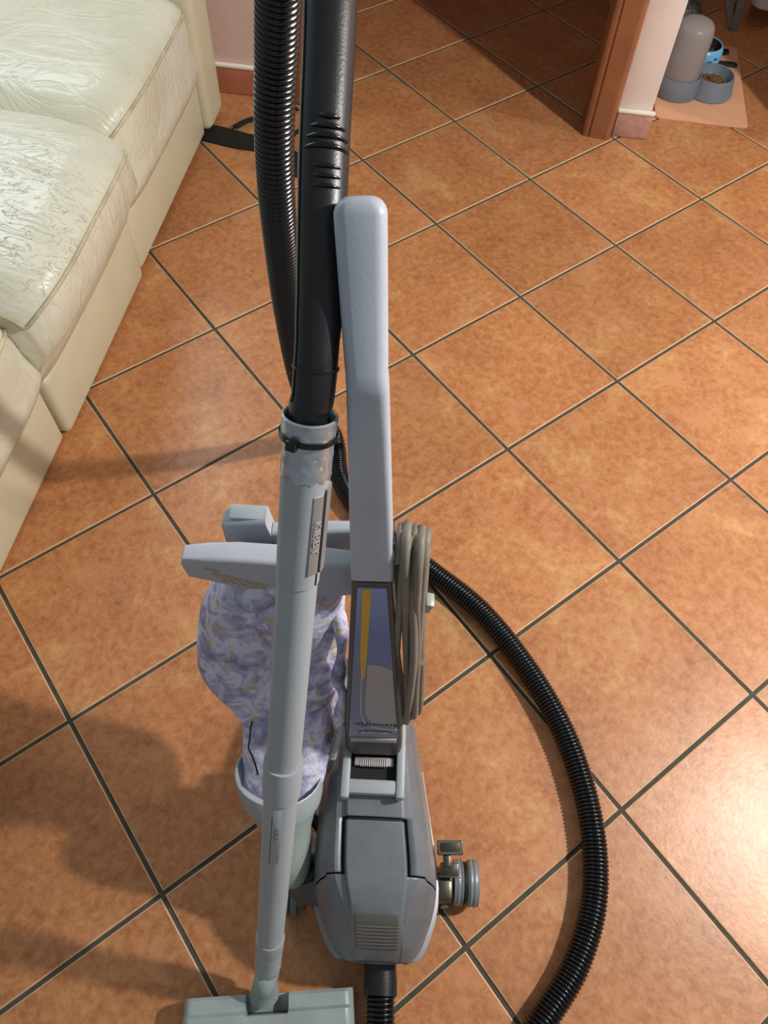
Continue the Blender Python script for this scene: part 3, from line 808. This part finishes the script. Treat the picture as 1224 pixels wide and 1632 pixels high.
part('lower_tube', wtube([(s_c0 - .02, .0175), (s_m0 + .01, .0193)]), M['greyw'], wand)
part('middle_collar', wtube([(s_m0 - .001, .0196), (s_m0, .0212), (s_m1 - .002, .0216), (s_m1, .0212), (s_m1, .0192)]), M['greyw'], wand)
part('upper_tube', wtube([(s_m1 - .01, .0183), (s_u0 + .005, .0183)]), M['greyw'], wand)
part('upper_collar', wtube([(s_u0 - .0008, .0185), (s_u0, .0194), (s_tp + .03, .0205)]), M['greyw'], wand)
tape_prof = [(s_tp - .001, .0206)]
tp = MB(); rings = []
for k in range(25):
    s = s_tp + (s_top - s_tp) * k / 24; base = .0208 + (.0012 if k > 17 else 0)
    rings.append([wp(s + (.0016 * math.sin(i * 1.7) if k == 0 else 0)) + (wr_ * math.cos(2 * PI * i / 48) + wf * math.sin(2 * PI * i / 48)) * (base + .0007 * noise.noise(V((i * .5, s * 180, 0))) + .0005 * noise.noise(V((i * 1.1 + s * 90, s * 60, 3)))) for i in range(48)])
for r, dz in ((.0222, .0015), (.0205, .0028), (.0188, .001), (.0180, -.012)):
    rings.append(circ(wp(s_top + dz), wr_, wf, r, None, 48))
tape = part('duct_tape', loft(rings, False, True), M['tape'], wand, 50); tape['label'] = 'crinkled silver tape wound round the wand mouth'
st = wrow(690)
tie = part('cable_tie', loft([circ(wp(st - .0022), wr_, wf, .0218, None, 40), circ(wp(st - .0022), wr_, wf, .0234, None, 40), circ(wp(st + .0022), wr_, wf, .0234, None, 40), circ(wp(st + .0022), wr_, wf, .0218, None, 40)], loop=True), M['tie'], wand)
ta = math.radians(118); td = wr_ * math.cos(ta) + wf * math.sin(ta); tt = td.cross(wd)
part('tie_head', obox(wp(st) + td * .0255, tt, wd, .0085, .0085, .006, .001), M['tie'], tie)
# latch plates with the raised maker's name
def latch(sa, sb, ang_, wdt, left=False):
    a = math.radians(ang_); nd = wr_ * math.cos(a) + wf * math.sin(a); tx = wd.cross(nd)
    R0 = .0203
    return a, nd, tx
a, nd, tx = latch(0, 0, 50, .012)
sa, sb = wrow(898), wrow(772)
def arc_plate(sa, sb, a0, a1, r, th, n=8):
    rings = []
    for s, e in ((sa, 0), (sa + .001, th), (sb - .001, th), (sb, 0)):
        ring = [wp(s) + (wr_ * math.cos(math.radians(q)) + wf * math.sin(math.radians(q))) * (r + e) for q in [a0 + (a1 - a0) * k / n for k in range(n + 1)]]
        ring += [wp(s) + (wr_ * math.cos(math.radians(q)) + wf * math.sin(math.radians(q))) * (r - .002) for q in [a1 + (a0 - a1) * k / n for k in range(n + 1)]]
        rings.append(ring)
    return loft(rings)
lp = part('latch_plate', arc_plate(sa, sb, 38, 66, .0199, .0009), M['slot'], wand)
part('latch_seam', arc_plate(sa - .014, sb, 34.5, 37, .0200, .0004, 3), M['under'], wand)
part('latch_wing', arc_plate(sa, sb + .004, -8, 32, .0200, .0022), M['slot'], wand)
nd = wr_ * math.cos(math.radians(52)) + wf * math.sin(math.radians(52)); tx = -wd
text_part('lettering', 'KIRBY', frame_m(wp(wrow(838)) + nd * .0212, -wd, wd.cross(nd) * -1 if (wd.cross(nd)).dot(wr_) < 0 else wd.cross(nd)), .0105, .0006, M['pgrey'], lp, 'CENTER', .034)
sa2, sb2 = wrow(1352), wrow(1266)
lp2 = part('latch_plate', arc_plate(sa2, sb2, 82, 112, .0188, .0007), M['greyw'], wand)
part('latch_seam', arc_plate(sa2 - .004, sb2, 112.5, 115, .0188, .0003, 3), M['under'], wand)
nd2 = wr_ * math.cos(math.radians(97)) + wf * math.sin(math.radians(97))
text_part('lettering', 'KIRBY', frame_m(wp(wrow(1308)) + nd2 * .0197, -wd, wd.cross(nd2) * -1 if (wd.cross(nd2)).dot(wr_) < 0 else wd.cross(nd2)), .0085, .0005, M['slot'], lp2, 'CENTER', .026)
# brush neck and head
part('neck_collar', wtube([(s_c0 - .004, .0178), (s_c0, .0190), (s_c1, .0192), (s_c1, .0180)]), M['greyw'], wand)
part('neck_cuff', wtube([(s_c0 - .075, .0162), (s_c0 - .05, .0168)] + [(s_c0 - .05 + .004 * k, .0172 + (.0008 if k % 2 else 0)) for k in range(1, 8)] + [(s_c0 - .018, .0182), (s_c0 + .004, .0186)]), M['greyw'], wand)
nb0 = V((-.1335, .000, .052)); nk = [V((-.136, -.008, .047)), V((-.1352, .000, .060)), V((-.134, .007, .078)), wp(s_c0 - .06), wp(s_c0 - .03)]
nkp = spline(nk, .004)
part('brush_neck', loft([circ(p, V((1, 0, 0)), t_.cross(V((1, 0, 0))).normalized(), r, r, 28) for p, (fx, fy, t_), r in zip(nkp, frames(nkp), [lerp([(0, .0205), (.12, .0190), (.35, .0160), (1, .0168)], i / (len(nkp) - 1)) for i in range(len(nkp))])]), M['nozz'], wand)
# head: wide shell with a notch at the back where the neck sits
hl = at_h(290, 1592, .058); hr = at_h(563, 1573, .058)
hdir = (hr - hl); hw = hdir.length; hdx = V((hdir.x, hdir.y, 0)).normalized(); hdy = V((-hdx.y, hdx.x, 0))
nl, nr_ = (390 - 290) / 273 * hw, (459 - 290) / 273 * hw
hm = frame_m(V((hl.x, hl.y, 0)), hdx, hdy)
hd = MB()
def hprof(x, back):
    e = min(1, min(x, hw - x) / .012); e = math.sqrt(max(0, 1 - (1 - e) ** 2))
    k = 1 - .35 * abs(2 * x / hw - 1) ** 6
    return [(back, .006), (back, .047 * (.6 + .4 * e)), (back - .004, .052 * (.6 + .4 * e)), (back - .020, .055 * (.6 + .4 * e)), (back - .024, .064 * (.6 + .4 * e)), (back - .05, .066 * (.6 + .4 * e)),
            (back - .075, .058 * (.6 + .4 * e)), (back - .098, .035 * (.6 + .4 * e)), (back - .105 - 0.0 * k, .010), (back - .10, .006)]
xs = [0, .001, .003, .006, .010, .014, nl * .5, nl - .003, nl, nl + .0015, nl + .006, (nl + nr_) / 2, nr_ - .006, nr_ - .0015, nr_, nr_ + .003, nr_ + .03, hw - .014, hw - .010, hw - .006, hw - .003, hw - .001, hw]
rings = []
for x in xs:
    bk = -.022 if nl < x < nr_ else 0.0
    pr_ = hprof(x, 0.0)
    if bk: pr_ = [(-.024, .006), (-.024, .036), (-.0245, .042), (-.025, .050), (-.026, .0635)] + hprof(x, 0)[5:]
    rings.append([hm @ V((x, y, z)) for y, z in pr_])
head = part('brush_head', loft(rings), M['nozz'], wand, 35); head['label'] = 'wide greenish grey floor brush head'
part('notch_floor', obox(hm @ V(((nl + nr_) / 2, -.012, .020)), hdx, hdy, nr_ - nl - .001, .022, .02, .001), M['nozz'], wand)

# ================================================================== SUCTION HOSE
hose = empty('suction_hose', (.30, .20, 0), 'black ribbed suction hose curling over the tiles from the grip tube to the nose', 'hose')
gp_ = [wp(s_top - .035), wp(s_top + .01), V((-.0585, .381, .884)), V((-.0560, .3935, .9075)), V((-.0545, .4225, .937)), V((-.0545, .455, .966)), V((-.0550, .4900, .992)), V((-.0555, .530, 1.017)), V((-.0555, .568, 1.040)), V((-.056, .604, 1.063)), V((-.058, .640, 1.082)), V((-.066, .672, 1.094)), V((-.080, .692, 1.092))]
gps = spline(gp_, .006)
def grad(i):
    q = i / (len(gps) - 1); return lerp([(0, .0166), (.24, .0166), (.25, .0172), (.38, .0178), (.60, .0188), (.85, .0198), (1, .0200)], q)
gfr = frames(gps)
grip_tube = part('grip_tube', tube(gps, grad, 36), M['blackm'], hose, 40); grip_tube['label'] = 'smooth black curved grip tube'
def near_row(row): return min(range(len(gps)), key=lambda i: abs(row_of(gps[i]) - row))
def arc_rib(row, r_extra, a0, a1, rad, name='grip_rib'):
    i = near_row(row); p = gps[i]; fx, fy, ft = gfr[i]
    f_ = (CAM - p); f_ = (f_ - ft * f_.dot(ft)).normalized(); r_ = ft.cross(f_)
    if r_.x < 0: r_ = -r_
    R = grad(i) + r_extra
    pts = [p + (r_ * math.cos(math.radians(a)) + f_ * math.sin(math.radians(a))) * R for a in [a0 + (a1 - a0) * k / 20 for k in range(21)]]
    part(name, tube(pts, lambda k: rad * (.35 + .65 * math.sin(PI * min(1, max(0.0, k / 20)))), 10), M['black'], hose, 60)
for row, w_ in ((207, 22), (219, 40), (231, 50), (243, 56)): arc_rib(row, .0003, 80 - w_, 80 + w_, .0021)
for row in (284, 294, 304): arc_rib(row, .0003, 50, 110, .0016)
sm = [];
for i in range(near_row(640), len(gps)):
    p = gps[i]; fx, fy, ft = gfr[i]; f_ = (CAM - p); f_ = (f_ - ft * f_.dot(ft)).normalized(); r_ = ft.cross(f_); r_ = r_ if r_.x > 0 else -r_
    sm.append(p + (r_ * math.cos(math.radians(152)) + f_ * math.sin(math.radians(152))) * (grad(i) + .0001))
part('grip_seam', tube(sm, .0009, 6), M['under'], hose)
i = near_row(592); part('grip_joint', loft([circ(gps[i] + gfr[i][2] * q, gfr[i][0], gfr[i][1], r, None, 36) for q, r in ((-.0012, .0168), (-.001, .0177), (.001, .0179), (.0012, .0172))]), M['blackm'], hose)
# ribbed tube: hangs from the grip, turns on the floor behind the wand and sweeps round to the nose
HR = .0205; FZ = HR + .0012
hp = [V((-.080, .692, 1.092)), V((-.094, .704, 1.078)), at_y(446, -60, .705), at_y(443, 0, .712), at_y(440, 100, .722), at_y(437, 200, .724), at_y(440, 300, .730), at_y(449, 400, .748), at_y(461, 500, .778), at_y(479, 600, .832),
      at_y(500, 660, .915), V((-.124, .975, .085)), V((-.108, .972, .034))]
hp += [at_h(u, v, FZ) for u, v in ((541, 760), (572, 812), (628, 866), (690, 912), (765, 972), (835, 1058), (893, 1155), (930, 1255), (948, 1355), (945, 1450), (915, 1545), (862, 1632))]
hp += [V((.215, -.085, FZ)), V((.150, -.135, FZ)), V((.085, -.145, FZ + .002)), V((.043, -.11, FZ + .006)), V((.0315, -.06, .034)), V((.0290, -.012, .040)), V((.0280, .004, .041))]
hs_ = resample(spline(hp, .006), .0015)
hfr = frames(hs_)
PITCH = 4     # samples per rib -> 6 mm
def hrad(i): return (HR, HR - .0007, HR - .0030, HR - .0007)[i % PITCH]
hb = part('hose_tube', loft([circ(p, fx, fy, hrad(i), None, 22) for i, (p, (fx, fy, ft)) in enumerate(zip(hs_, hfr))]), M['black'], hose, 60)
hb['label'] = 'glossy black ribbed hose'
cf = [V((.0282, -.004, .041)), V((.0275, .014, .042)), V((.0262, .034, .044)), V((.0250, .070, .046))]
part('hose_cuff', loft([circ(cf[0], hx, V((0, 0, 1)), .0205, None, 32), circ(cf[0] + V((0, .001, 0)), hx, V((0, 0, 1)), .0233, None, 32), circ(cf[1], hx, V((0, 0, 1)), .0236, None, 32), circ(cf[2], hx, V((0, 0, 1)), .0230, None, 32), circ(cf[3], hx, V((0, 0, 1)), .0225, None, 32)]), M['blackm'], hose)

# ================================================================== STRAP ON THE FLOOR
strap = empty('webbing_strap', rm(-.60, 2.02), 'black webbing strap lying on the tiles by the sofa end', 'strap')
def ribbon(pts, wid, th, z=.0):
    fr_ = frames(pts); rings = []
    for i, (p, (fx, fy, ft)) in enumerate(zip(pts, fr_)):
        s = V((-ft.y, ft.x, 0)).normalized(); ww = wid(i / (len(pts) - 1)) if callable(wid) else wid
        rings.append(rrect(p + V((0, 0, th / 2 + z)), s, V((0, 0, 1)), ww, th, th * .4, 2))
    return loft(rings)
sp_ = spline([at_h(300, 206), at_h(345, 216), at_h(385, 226), at_h(425, 234), at_h(462, 257), at_h(485, 268), at_h(530, 262)], .01)
part('strap_band', ribbon(sp_, lambda t: .066 + .024 * t + .008 * math.sin(9 * t), .006), M['web'], strap)
part('strap_tail', ribbon(spline([at_h(376, 208, .002), at_h(400, 196), at_h(440, 188), at_h(475, 178)], .01), lambda t: .022 - .006 * t, .004, .0085), M['web'], strap)
part('strap_cord', tube(spline([at_h(372, 204, .012), at_h(400, 193, .005), at_h(440, 183, .004), at_h(500, 170, .004)], .01), .0022, 6), M['web'], strap)
part('strap_loop', ribbon(spline([at_h(464, 242, .004), at_h(466, 226, .004), at_h(474, 216, .004), at_h(492, 205, .004)], .01), .012, .004, .009), M['web'], strap)

# ================================================================== FEEDING CORNER
mat_pts = [at_h(1178, 183), at_h(1030, 166), at_h(1060, 40), at_h(1163, 58)]
def rounded_poly(P, r, n=5):
    out = []; k = len(P)
    for i in range(k):
        a, b, c = P[i - 1], P[i], P[(i + 1) % k]; da = (a - b).normalized(); dc = (c - b).normalized()
        p0 = b + da * r; p1 = b + dc * r
        for q in range(n + 1):
            t = q / n; out.append((p0 * (1 - t) + b * t) * (1 - t) + (b * (1 - t) + p1 * t) * t)
    return out
P = [rm(.505, WV + .105), rm(.78, WV + .10), rm(.785, WV + .56), rm(.505, WV + .56)]
ctr = sum(P, V()) / 4
ol = rounded_poly(P, .018)
pm_o = mk('feeding_mat', [p - ctr + V((0, 0, z)) for z in (.0006, .0045) for p in ol] + [p - ctr + (ctr - p) * .012 + V((0, 0, .0052)) for p in ol],
          [list(range(len(ol)))[::-1]] + [[k * len(ol) + i, k * len(ol) + (i + 1) % len(ol), (k + 1) * len(ol) + (i + 1) % len(ol), (k + 1) * len(ol) + i] for k in (0, 1) for i in range(len(ol))] + [[2 * len(ol) + i for i in range(len(ol))]], M['mat'], None, 30)
pm_o.location = ctr; tag(pm_o, 'salmon pink mat under the pet bowls', 'mat')
MZ = .0055
fc1 = V((.838, 2.418, MZ)); fc2 = V((.944, 2.420, MZ))
feeder = empty('pet_feeder', (.89, 2.41, MZ), 'grey pet feeder with smoky hopper and kibble bowl on the pink mat', 'pet feeder')
part('hopper_base', lathe([(.070, 0), (.0725, .004), (.066, .05), (.064, .056), (.061, .057), (.058, .05), (.02, .048)], fc1, 40), M['feeder'], feeder)
part('food_bowl', lathe([(.068, 0), (.0705, .004), (.0605, .05), (.0580, .057), (.0545, .056), (.050, .040), (.040, .022), (.01, .02)], fc2, 40), M['feeder'], feeder)
part('hopper', lathe([(.0560, .05), (.0575, .056), (.0570, .13), (.0560, .172), (.0530, .188), (.046, .199), (.034, .205), (.016, .208), (.004, .2085)], fc1, 40), M['hopper'], feeder, 60)
kb = MB(); rk = random.Random(2)
for k in range(130):
    a = rk.uniform(0, 2 * PI); r = .040 * math.sqrt(rk.random()); c = fc2 + V((r * math.cos(a), r * math.sin(a), .030 + .008 * (1 - r / .042) + rk.uniform(0, .004)))
    ax = V((rk.uniform(-1, 1), rk.uniform(-1, 1), rk.uniform(-.4, .4))).normalized(); ay = ax.orthogonal().normalized(); az = ax.cross(ay)
    kb.add(*loft([circ(c + az * z, ax, ay, r_, None, 6) for z, r_ in ((-.0025, .0028), (0, .0045), (.0025, .0028))]))
kb.add(*lathe([(.040, .018), (.0405, .029), (.02, .034), (.004, .036)], fc2, 24))
kb.v = [p - fc2 for p in kb.v]
ko = kb.build('kibble', [M['kibble']], None); ko.location = fc2; tag(ko, 'brown kibble heaped in the grey pet bowl', 'kibble', None, 'stuff')
bc = V((.948, 2.600, MZ)); bowl = empty('water_bowl', bc, 'light blue pet bowl with dark paws behind the grey feeder', 'bowl')
part('bowl_shell', lathe([(.050, .002), (.058, .006), (.0625, .022), (.060, .040), (.0545, .053), (.0520, .054), (.0505, .052)], bc, 40, cap1=False), M['blue'], bowl, 60)
part('bowl_inner', lathe([(.0512, .053), (.0480, .036), (.040, .018), (.01, .015)], bc, 40, cap0=False), M['bowlin'], bowl, 60)
for a0, sz in ((-80, .011), (-62, .007)):
    a = math.radians(a0); nd = V((math.cos(a), math.sin(a), .05)).normalized(); c = bc + V((math.cos(a) * .0622, math.sin(a) * .0622, .024 + (.009 if sz < .01 else 0)))
    tx_ = V((-nd.y, nd.x, 0)).normalized(); uy = nd.cross(tx_)
    part('fish_print', loft([circ(c + nd * z, tx_, uy, sz, sz * .45, 14) for z in (-.003, .0006)]), M['bprint'], bowl)
for a0 in (30, -14):
    a = math.radians(a0); d_ = V((math.cos(a), math.sin(a), 0)); s_ = V((-d_.y, d_.x, 0))
    part('paw', loft([rrect(bc + d_ * q + V((0, 0, .0045)), s_, V((0, 0, 1)), w_, .007, .003) for q, w_ in ((.045, .012), (.070, .014), (.084, .022), (.098, .026), (.112, .022), (.118, .010))]), M['rubber'], bowl)
# folding chair foot
fc = at_h(1167, 49); chair = empty('folding_chair', fc, 'grey metal chair with V-shaped leg standing behind the pink mat', 'chair')
def bar(a, b, w_, th): return loft([rrect(p, V((1, 0, 0)), V((0, 1, 0)), w_, th, .004) for p in (a, b)])
sy_ = V((0, .38, 0)); sx_ = V((.42, 0, 0))
for q, sgn in ((V((0, 0, 0)), 1), (sx_ * .95, -1)):
    f0 = fc + q + V((0, .01, .0008))
    part('leg', bar(f0 + V((.004 * sgn, 0, 0)), f0 + V((-.04 * sgn, .02, .44)), .026, .03), M['chair'], chair)
    part('leg', bar(f0 + V((-.006 * sgn, 0.003, .008)), f0 + V((-.215 * sgn, .05, .44)), .024, .03), M['chair'], chair)
seat_o = part('seat', box((fc.x - .16, fc.y - .05, .441), (fc.x + .56, fc.y + .30, .465), .01), M['chair'], chair)
# bottle
bt = at_h(1206, 34) + V((.004, 0, .0008)); bot = empty('plastic_bottle', bt, 'clear plastic bottle with red and white label at the right edge', 'bottle')
part('bottle_body', lathe([(.025, .004), (.036, 0), (.042, .006), (.043, .02), (.0415, .05), (.043, .08), (.043, .18), (.038, .21), (.02, .245), (.0135, .26), (.0135, .285)], bt, 32), M['pet'], bot, 60)
part('bottle_label', lathe([(.0436, .055), (.0436, .112)], bt, 32, cap0=False, cap1=False), M['label'], bot)
part('label_band', lathe([(.0436, .112), (.0436, .150)], bt, 32, cap0=False, cap1=False), M['red'], bot)
part('cap', lathe([(.0155, .278), (.0155, .298), (.014, .300)], bt, 24), M['red'], bot)
# speckled slab beyond the hopper
sb_o = mk('speckled_slab', *box((-.075, -.11, .0008), (.075, .11, .030), .006), M['speckle'], None); sb_o.location = rm(.60, WV + .83); sb_o.rotation_euler = (0, 0, WANG)
tag(sb_o, 'dark speckled grey stone slab on the floor behind the smoky hopper', 'slab')
